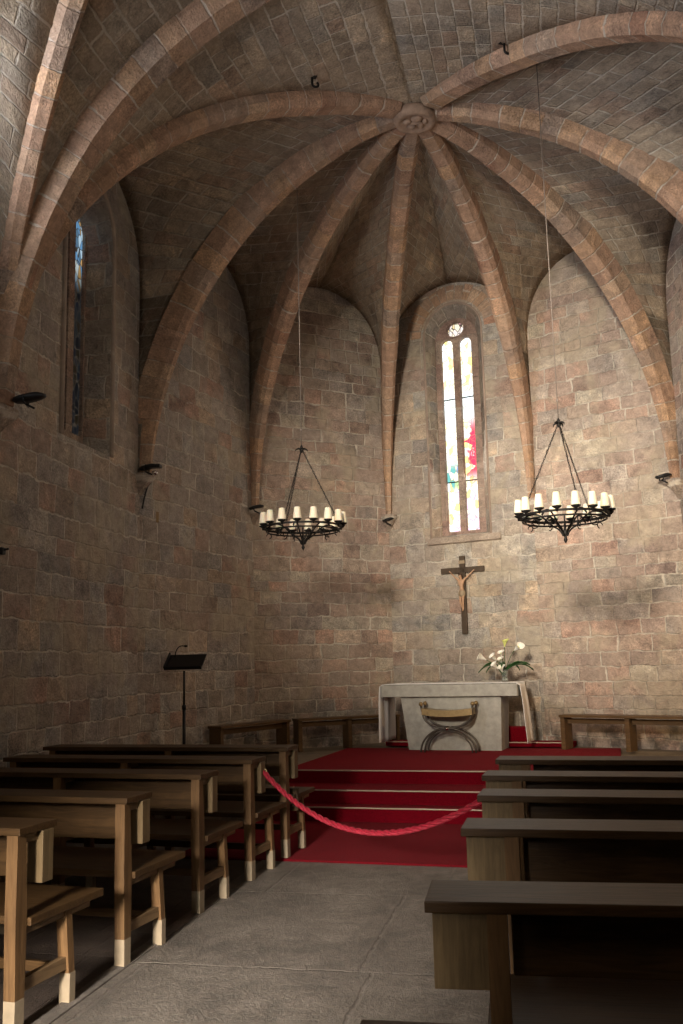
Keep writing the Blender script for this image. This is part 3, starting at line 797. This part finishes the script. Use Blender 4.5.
def leaf(a, L, droop, wd, z0=.14):
    mb = MB(); vs = []; n = 10
    for i in range(n+1):
        t = i/n; r = L*t; w_ = wd*sin(pi*min(1, t*.93+.04))**.8; z = z0+.14*sin(t*2.2)-droop*t*t
        c = Vector((cos(a)*r, sin(a)*r, z)); sd = Vector((-sin(a), cos(a), 0))
        for k, dz in ((-1, .012), (0, -.008), (1, .012)): vs.append(c+sd*w_*k+Vector((0, 0, dz)))
    fs = [(i*3+k, i*3+k+1, (i+1)*3+k+1, (i+1)*3+k) for i in range(n) for k in range(2)]
    mb.add(vs, fs, smooth=True); o = mb.build('leaf', M['leaf'], FV); m = o.modifiers.new('t', 'SOLIDIFY'); m.thickness = .002
for a, L, dr, wd in ((3.2, .36, .12, .06), (-.05, .40, .10, .06), (2.95, .30, .05, .045), (3.4, .26, .12, .04), (.1, .36, .03, .045), (-.25, .32, .02, .04), (.5, .24, .10, .04), (1.9, .2, .02, .04), (4.5, .15, .05, .035)): leaf(a, L, dr, wd)

# ------------------------------------------------------------------ crucifix on the apse wall
t3 = (Vector(W[4])-Vector(W[3])).normalized(); ang3 = math.atan2(t3.y, t3.x)
CR = empty('crucifix', pt3(1.30, 2.06, -.012), ang3, label='dark wooden crucifix hanging on the apse wall above the altar', cat='crucifix')
mb = MB(); mb.box(-.045, .045, -.04, .0, 0, 1.20, bev=.004); mb.box(-.36, .36, -.04, -.001, .94, 1.025, bev=.004); mb.build('cross', M['cross'], CR)
bm = bmesh.new(); J = {}
def jv(nm, co, r): v = bm.verts.new(co); J[nm] = (v, r); return v
Y_ = -.085
for nm, co, r in (('pel', (.005, Y_, .64), .034), ('bel', (0, Y_, .70), .029), ('che', (-.005, Y_-.004, .78), .040), ('nec', (-.005, Y_, .845), .017), ('hd1', (-.012, Y_-.016, .875), .026), ('hd2', (-.016, Y_-.018, .905), .024),
                  ('sl', (-.05, Y_, .825), .018), ('el', (-.12, Y_+.01, .885), .013), ('wl', (-.19, Y_+.03, .955), .009), ('hl', (-.215, Y_+.035, .975), .011),
                  ('sr', (.045, Y_, .825), .018), ('er', (.115, Y_+.01, .885), .013), ('wr', (.185, Y_+.03, .955), .009), ('hr', (.21, Y_+.035, .975), .011),
                  ('hipl', (-.018, Y_, .61), .026), ('knl', (-.020, Y_-.03, .50), .019), ('anl', (-.002, Y_+.015, .38), .011), ('ftl', (-.002, Y_+.0, .345), .011),
                  ('hipr', (.024, Y_, .61), .026), ('knr', (.026, Y_-.03, .50), .019), ('anr', (.012, Y_+.008, .38), .011), ('ftr', (.010, Y_-.01, .345), .011)): jv(nm, co, r)
for a, b in (('pel', 'bel'), ('bel', 'che'), ('che', 'nec'), ('nec', 'hd1'), ('hd1', 'hd2'), ('che', 'sl'), ('sl', 'el'), ('el', 'wl'), ('wl', 'hl'), ('che', 'sr'), ('sr', 'er'), ('er', 'wr'), ('wr', 'hr'),
             ('pel', 'hipl'), ('hipl', 'knl'), ('knl', 'anl'), ('anl', 'ftl'), ('pel', 'hipr'), ('hipr', 'knr'), ('knr', 'anr'), ('anr', 'ftr')): bm.edges.new((J[a][0], J[b][0]))
bm.verts.index_update(); me = bpy.data.meshes.new('carved_figure'); idx = {k: v[0].index for k, v in J.items()}
bm.to_mesh(me); bm.free(); me.materials.append(M['skin']); fig = bpy.data.objects.new('carved_figure', me); COL.objects.link(fig); fig.parent = CR
fig['label'] = 'carved crucified figure with raised arms'
me.skin_vertices.new() if hasattr(me.skin_vertices, 'new') else None
sk = fig.modifiers.new('skin', 'SKIN')
if not me.skin_vertices:
    bpy.context.view_layer.objects.active = fig
for k, i in idx.items():
    if me.skin_vertices: me.skin_vertices[0].data[i].radius = (J[k][1], J[k][1]); me.skin_vertices[0].data[i].use_root = (k == 'pel')
ss = fig.modifiers.new('sub', 'SUBSURF'); ss.levels = 2; ss.render_levels = 2
mb = MB(); blob(mb, (-.014, Y_-.008, .902), .031, 1, .95, 1.0); blob(mb, (-.014, Y_+.008, .875), .028, 1.1, .6, 1.3); mb.build('hair', M['hair'], fig)
mb = MB(); mb.lathe([(.040, -.05), (.052, -.02), (.050, .02), (.040, .045)], 16); 
for q in range(len(mb.v)): v = mb.v[q]; mb.v[q] = Vector((.004+v.x*1.1, Y_+v.y*.85, .615+v.z))
mb.build('loincloth', M['tip'], fig)
mb = MB(); mb.box(-.05, .05, -.046, -.038, 1.08, 1.13, bev=.002); mb.build('title_board', M['tip'], CR)

# ------------------------------------------------------------------ chandeliers
def ceil_z(x, y):
    return 8.2
def make_chandelier(label):
    root = empty('ring_chandelier', (0, 0, 0), 0, label=label, cat='chandelier', group='ring chandeliers hanging from the vault')
    R = .46
    mb = MB(); n = 48
    ringp = [(R*cos(2*pi*i/n), R*sin(2*pi*i/n)) for i in range(n)]
    mb.tube([(x, y, 0) for x, y in ringp], .012, 8, closed=True)
    mb.tube([(x*.93, y*.93, -.045) for x, y in ringp], .009, 8, closed=True)
    vs = []
    for i in range(n):
        x, y = ringp[i]; vs += [(x*1.02, y*1.02, -.014), (x*1.02, y*1.02, .010)]
    mb.add(vs, [(2*i, 2*((i+1) % n), 2*((i+1) % n)+1, 2*i+1) for i in range(n)], smooth=True)
    mb.build('ring', M['iron'], root)
    for k in range(6):      # scrolled arms from rim to the finial
        a = 2*pi*(k+.5)/6; mb = MB()
        pts = [(R*.95, -.03), (R*.82, .02), (R*.62, .03), (R*.44, -.02), (R*.28, -.09), (R*.12, -.14), (.02, -.20)]
        sm_ = []
        for i in range(len(pts)-1):
            for j in range(4):
                t = j/4; p0 = pts[max(i-1, 0)]; p1 = pts[i]; p2 = pts[i+1]; p3 = pts[min(i+2, len(pts)-1)]
                sm_.append(tuple(.5*((2*p1[q])+(-p0[q]+p2[q])*t+(2*p0[q]-5*p1[q]+4*p2[q]-p3[q])*t*t+(-p0[q]+3*p1[q]-3*p2[q]+p3[q])*t**3) for q in (0, 1)))
        sm_.append(pts[-1]); mb.tube([(r*cos(a), r*sin(a), z) for r, z in sm_], .009, 6)
        cc = (R*.66, -.055); sp = [(cc[0]+(.018+.035*i/16)*cos(-pi/2+i*.42), cc[1]+(.018+.035*i/16)*sin(-pi/2+i*.42)) for i in range(17)]
        mb.tube([(r*cos(a), r*sin(a), z) for r, z in sp], .006, 6); mb.build('scroll_arm', M['iron'], root)
        mb = MB(); a2 = 2*pi*k/6
        cc = (R*.97, -.085); sp = [(cc[0]-.03+.03*cos(q*.5), cc[1]+.03*sin(q*.5)) for q in range(0, 10)]
        mb.tube([(r*cos(a2), r*sin(a2), z) for r, z in sp], .006, 6); mb.build('pendant_scroll', M['iron'], root)
    mb = MB(); mb.lathe([(0, -.28), (.010, -.26), (.022, -.24), (.012, -.215), (.02, -.19), (.03, -.17), (.015, -.14), (.008, -.05), (.008, .0), (0, .01)], 12); mb.build('finial', M['iron'], root)
    NC = 16
    for k in range(NC):
        a = 2*pi*(k+.3)/NC; c = ((R+.015)*cos(a), (R+.015)*sin(a), 0)
        mb = MB(); mb.lathe([(0, -.02), (.012, -.015), (.014, .01), (.045, .025), (.05, .035), (.034, .035), (.03, .05), (0, .05)], 12, c=c); cup = mb.build('drip_cup', M['iron'], root)
        mb = MB(); mb.lathe([(.0, .04), (.050, .04), (.050, .045), (.034, .165), (.030, .170), (0, .170)], 16, c=c); mb.build('candle_shade', M['shade'], cup)
    TOP = .93
    for k in range(3):
        a = 2*pi*k/3+.35; p0 = Vector((R*cos(a), R*sin(a), .0)); p1 = Vector((.012*cos(a), .012*sin(a), TOP)); L = (p1-p0).length; nl = 30; mb = MB()
        d = (p1-p0).normalized(); q = d.to_track_quat('Z', 'Y').to_matrix().to_4x4()
        for i in range(nl):
            c = p0+d*(L*(i+.5)/nl); hl = L/nl*.62
            pts = [(.007*cos(t), 0, hl*sin(t)) for t in [2*pi*j/8 for j in range(8)]]
            mx = Matrix.Translation(c) @ q @ Matrix.Rotation(pi/2*(i % 2), 4, 'Z'); mb.tube(pts, .0038, 4, mx=mx, closed=True)
        mb.build('chain', M['iron'], root)
    mb = MB(); mb.lathe([(0, TOP-.03), (.02, TOP-.015), (.025, TOP), (.012, TOP+.02), (.018, TOP+.045), (.006, TOP+.07), (0, TOP+.07)], 10)
    for k in range(4):
        a = 2*pi*k/4+.4; mb.tube([(0, 0, TOP+.01), (.035*cos(a), .035*sin(a), TOP+.025), (.065*cos(a), .065*sin(a), TOP+.012), (.075*cos(a), .075*sin(a), TOP-.01)], [.012, .012, .009, .003], 6)
    mb.build('star_finial', M['iron'], root)
    return root
CHS = [((-1.545, .30, 3.25), 'ring chandelier with ivory candle shades, the smaller-looking one left of the altar'), ((1.435, -.90, 3.045), 'ring chandelier with ivory candle shades, the nearer one right of the altar')]
ch1 = make_chandelier(CHS[0][1]); ch2 = copy_tree(ch1); ch2['label'] = CHS[1][1]
for o, (loc, _), top in ((ch1, CHS[0], 7.9), (ch2, CHS[1], 8.05)):
    o.location = loc; mb = MB(); mb.tube([(0, 0, .98), (0, 0, vault_z(loc[0], loc[1])-loc[2]+.02)], .006, 6)
    mb.lathe([(0, 0), (.012, .01), (.012, .04), (0, .05)], 8, c=(0, 0, 1.16)); mb.build('cable', M['cable'], o)
    o.rotation_euler = (0, 0, 0 if o is ch1 else .5)
ch2.scale = (.95, .95, 1)

# ------------------------------------------------------------------ floodlights on the corbels
def floodlight(loc, rz, label, second=False, size=1.0):
    r = empty('floodlight', loc, rz, label=label, cat='floodlight', group='black floodlights on the rib corbels'); s = size
    mb = MB(); n = 12; vs = []
    for z, k in ((-.02, .75), (.0, 1.0), (.02, .95), (.035, .6)):
        for i in range(n):
            a = 2*pi*i/n; vs.append((.13*s*k*cos(a)*(1.15 if cos(a) > 0 else 1), .085*s*k*sin(a), z*s+.02*s*cos(a)))
    fs = [(j*n+i, j*n+(i+1) % n, (j+1)*n+(i+1) % n, (j+1)*n+i) for j in range(3) for i in range(n)]+[tuple(range(n))[::-1], tuple(range(3*n, 4*n))]
    mb.add(vs, fs, smooth=True); mb.build('lamp_housing', M['black'], r)
    mb = MB(); mb.tube([(-.02, -.09*s, .0), (-.02, -.09*s, -.05), (-.02, .09*s, -.05), (-.02, .09*s, 0)], .008, 6); mb.tube([(-.02, 0, -.05), (.06, .0, -.09)], .01, 6); mb.build('bracket', M['black'], r)
    return r
floodlight((-3.283, -2.9, 4.09), .3, 'black floodlight at the foot of the big arch by the left window', size=1.1)
f2 = floodlight((-3.47, .20, 4.08), .1, 'twin black floodlight with a chrome lamp head, right of the left window', size=.85)
mb = MB(); mb.lathe([(0, -.03), (.025, -.025), (.035, .0), (.03, .02), (0, .025)], 12, c=(.10, -.02, -.075)); mb.build('lamp_head', M['chrome'], f2)
mb = MB(); mb.box(-.02, .17, -.06, .05, -.01, .03, bev=.01); mb.build('lamp_housing', M['black'], f2)
floodlight((-2.95, 3.0, 3.99), .2, 'small black floodlight just left of the left chandelier', size=.85)
floodlight((-1.207, 4.55, 3.93), 0, 'small black floodlight below the rib left of the apse window', size=.7)
floodlight((2.86, 2.78, 4.05), .2, 'small black floodlight on the rightmost corbel', size=.85)
mb = MB(); pts = bez((-3.53, .50, 4.0), (-3.57, .40, 3.92), (-3.595, .34, 3.60)); mb.tube(pts, .010, 6)
mb.build('electric_cable', M['black'], label='curved cable running down from the twin floodlight', cat='cable')
mb = MB(); mb.box(0, .06, -.02, .02, 0, .14, bev=.004); o = mb.build('wall_plaque', M['plaque'], label='tiny ochre plaque on the wall below the twin floodlight', cat='plaque'); o.location = (-3.565, .66, 3.47); o.rotation_euler = (0, 0, radians(78))
mb = MB(); mb.box(0, .05, -.03, .03, -.035, .03, bev=.012); mb.tube([(.0, 0, 0), (.09, 0, .015)], .010, 8); o = mb.build('wall_fixture', M['black'], label='small black fixture on the left wall at the picture edge', cat='fixture'); o.location = (-3.60, -2.77, 2.73)
hook((-.95, -1.30, vault_z(-.95, -1.30)-.14), 'iron hook in the vault above and left of the keystone'); hook((1.11, -1.37, vault_z(1.11, -1.37)-.14), 'iron hook in the vault above and right of the keystone')

# ------------------------------------------------------------------ music-stand lectern
L_ = empty('lectern_stand', (-3.19, .72, .42), .05, label='black metal reading stand with microphone against the left apse wall', cat='lectern')
mb = MB(); mb.tube([(0, 0, .03), (0, 0, .75)], .020, 8); mb.tube([(0, 0, .7), (0, 0, 1.19)], .014, 8); mb.lathe([(.026, .0), (.026, .05), (.014, .06)], 10, c=(0, 0, .72)); mb.build('pole', M['black'], L_)
mb = MB()
for k in range(3):
    a = 2*pi*k/3+.4; mb.tube([(0, 0, .14), (.12*cos(a), .12*sin(a), .10), (.24*cos(a), .24*sin(a), .015)], .016, 6)
mb.lathe([(.03, .02), (.035, .10), (.02, .16)], 10); mb.build('base', M['black'], L_)
T_ = Matrix.Translation((0, -.04, 1.22)) @ Matrix.Rotation(radians(38), 4, 'X')
mb = MB(); mb.box(-.24, .24, -.02, .26, 0, .012, mx=T_, bev=.003); mb.box(-.24, .24, -.025, -.01, 0, .045, mx=T_); mb.box(-.24, -.225, -.02, .26, 0, .05, mx=T_); mb.build('tray', M['black'], L_)
mb = MB(); mb.tube(bez((-.16, .12, 1.36), (-.12, .05, 1.52), (.0, .0, 1.49)), .006, 6); mb.lathe([(0, 0), (.014, .004), (.014, .035), (0, .045)], 8, mx=Matrix.Translation((0, 0, 1.49)) @ Matrix.Rotation(pi/2, 4, 'Y')); mb.build('microphone', M['black'], L_)

# ------------------------------------------------------------------ wall benches
def wall_bench(P, Q, z0, h, depth, nleg, label):
    P = Vector(P); Q = Vector(Q); L = (Q-P).length; a = math.atan2((Q-P).y, (Q-P).x)
    r = empty('wall_bench', (P.x, P.y, z0), a, label=label, cat='bench', group='low benches along the apse wall')
    mb = MB(); mb.box(0, L, -depth/2, depth/2, h-.035, h, bev=.004); mb.build('seat', M['bench'], r)
    for i in range(nleg):
        x = .04+(L-.08)*i/(nleg-1); mb = MB(); mb.box(x-.03, x+.03, -depth/2+.02, depth/2-.02, 0, h-.035, bev=.003); mb.build('leg', M['bench'], r)
    mb = MB(); mb.box(.04, L-.04, -.015, .015, h-.12, h-.05); mb.build('rail', M['bench'], r)
wall_bench((1.36, 3.10), (3.05, 2.28), .437, .46, .28, 3, 'low brown bench along the apse wall right of the altar')
wall_bench((-3.12, 1.62), (-2.55, 3.0), .42, .46, .24, 2, 'dark low bench beside the reading stand in the left apse corner')
wall_bench((-2.42, 3.1), (-1.08, 4.05), .42, .46, .26, 3, 'dark low bench along the wall left of the altar')

# ------------------------------------------------------------------ pews
def make_pew(side, length, frames, label, lower=False):
    """origin: foot of the aisle-end post; rows run away from the aisle (side -1 left, +1 right); +Y faces the altar"""
    s = side; r = empty('pew', (0, 0, 0), 0, label=label, cat='pew')
    X = lambda a, b: (min(a*s, b*s), max(a*s, b*s))
    if side < 0: lo, bo, by0 = -.045, -.05, .17
    else: lo, bo, by0 = -.22, .04, .15
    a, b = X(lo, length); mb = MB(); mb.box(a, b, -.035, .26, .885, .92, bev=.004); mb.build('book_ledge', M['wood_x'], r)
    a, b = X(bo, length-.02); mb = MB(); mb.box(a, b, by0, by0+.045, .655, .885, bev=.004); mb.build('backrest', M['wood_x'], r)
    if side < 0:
        mb = MB(); mb.box(-.035, .052, .135, .222, .64, .884, bev=.004); mb.build('end_board', M['board'], r)  # added pale cap, coloured as if light catches the aisle tip
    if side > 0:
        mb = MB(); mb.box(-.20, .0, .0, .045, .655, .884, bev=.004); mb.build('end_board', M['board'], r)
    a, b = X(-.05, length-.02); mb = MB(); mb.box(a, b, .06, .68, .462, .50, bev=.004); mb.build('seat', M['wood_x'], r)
    if lower:
        a, b = X(-.06, length-.02); mb = MB(); mb.box(a, b, by0, by0+.04, .36, .60-.05, bev=.004); mb.build('lower_rail', M['wood_x'], r)
    a, b = X(.03, frames[-1]); mb = MB(); mb.box(a, b, .36, .385, .16, .21, bev=.003); mb.build('long_stretcher', M['wood_x'], r)
    for i, fx in enumerate(frames):
        x = fx*s
        mb = MB(); sh = Matrix.Shear('XY', 4, (0, 0))
        vs = []
        for z, y0, y1 in ((.15, -.02, .05), (.50, -.03, .055), (.885, -.03, .03)):
            vs += [(x-.031, y0, z), (x+.031, y0, z), (x+.031, y1, z), (x-.031, y1, z)]
        mb.add(vs, [(3, 2, 1, 0), (8, 9, 10, 11)]+[(j*4+q, j*4+(q+1) % 4, (j+1)*4+(q+1) % 4, (j+1)*4+q) for j in range(2) for q in range(4)])
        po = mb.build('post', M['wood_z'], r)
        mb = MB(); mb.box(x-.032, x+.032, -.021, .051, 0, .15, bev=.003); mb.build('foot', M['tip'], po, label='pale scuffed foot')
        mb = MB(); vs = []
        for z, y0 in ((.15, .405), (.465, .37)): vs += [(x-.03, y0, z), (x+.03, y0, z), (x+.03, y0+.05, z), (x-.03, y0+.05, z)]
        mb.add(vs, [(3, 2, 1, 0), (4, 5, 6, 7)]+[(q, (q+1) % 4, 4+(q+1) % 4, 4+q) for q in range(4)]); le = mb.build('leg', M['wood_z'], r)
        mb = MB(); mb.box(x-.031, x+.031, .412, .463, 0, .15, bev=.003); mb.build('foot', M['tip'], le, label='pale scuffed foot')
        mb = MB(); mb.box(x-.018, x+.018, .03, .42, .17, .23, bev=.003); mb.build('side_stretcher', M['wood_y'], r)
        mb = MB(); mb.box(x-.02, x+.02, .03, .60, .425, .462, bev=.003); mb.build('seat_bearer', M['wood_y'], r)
        if 1:
            mb = MB(); mb.box(x-.02, x+.02, .0, by0+.01, .84, .885, bev=.003); mb.build('ledge_bearer', M['wood_y'], r)
    return r
def place(r, x, y, deg): r.location = (x, y, 0); r.rotation_euler = (0, 0, radians(deg))
lab = ['wooden pew on the left cut by the picture edge, nearest the camera', 'second wooden pew from the front on the left of the aisle', 'third wooden pew from the front on the left of the aisle',
       'left pew with the red rope tied to its backrest', 'farthest left pew, standing on the carpet edge before the steps']
LP = [(-1.32, -6.22, -6.5, 2.1), (-1.246, -5.21, -6, 2.2), (-1.227, -4.06, -5.5, 2.22), (-1.17, -3.07, -6, 2.28), (-1.10, -2.28, -5, 2.4)]
for i, (x, y, d, L) in enumerate(LP):
    p = make_pew(-1, L, [0, 1.1, L-.1], lab[i], lower=(i == 4)); place(p, x, y, d)
    if i == 4: p.location.z = .024
labr = ['wooden pew on the right at the bottom picture edge, only its ledge corner in view', 'nearest large wooden pew on the right with the pale end board', 'second wooden pew seen on the right, behind the nearest one', 'third wooden pew on the right of the aisle', 'fourth wooden pew on the right, where the red rope ends', 'farthest wooden pew on the right, close to the choir steps']
RP = [(.99, -8.66, 1, 2.75), (.99, -7.37, 2, 2.75), (.99, -6.08, -1, 2.75), (.99, -5.04, -3, 2.7), (.955, -4.12, -4, 2.7), (.99, -3.13, -4, 2.68)]
for i, (x, y, d, L) in enumerate(RP):
    p = make_pew(1, L, [0, 1.3, L-.1], labr[i]); place(p, x, y, d)

# ------------------------------------------------------------------ rope barrier
def rope():
    A = Vector((-1.10, -2.88, .80)); B = Vector((.80, -4.02, .80)); n = 170; ctr = []
    for i in range(n+1):
        t = i/n; p = A.lerp(B, t); p.z -= .36*(1-(2*t-1)**2)*(1-.15*(t-.5)); ctr.append(p)
    mb = MB(); d = (B-A).normalized(); sd = Vector((-d.y, d.x, 0)).normalized(); acc = 0
    for k in range(3):
        pts = []
        for i, p in enumerate(ctr):
            a = i*.42+2*pi*k/3; pts.append(p+sd*cos(a)*.011+Vector((0, 0, 1))*sin(a)*.011)
        mb.tube(pts, .0125, 6)
    o = mb.build('barrier_rope', M['rope'], label='thick twisted red rope slung across the aisle between two pews', cat='rope')
    for p, s in ((A, -1), (B, 1)):
        mb = MB(); mb.tube([p+Vector((.025*cos(t), -.0+.0, .025*sin(t))) for t in [2*pi*j/12 for j in range(12)]], .006, 6, closed=True)
        mb.box(p.x-.02+s*.02, p.x+.02+s*.02, p.y-.01, p.y+.02, p.z-.02, p.z+.02); mb.build('end_hook', M['gold'], o)
rope()
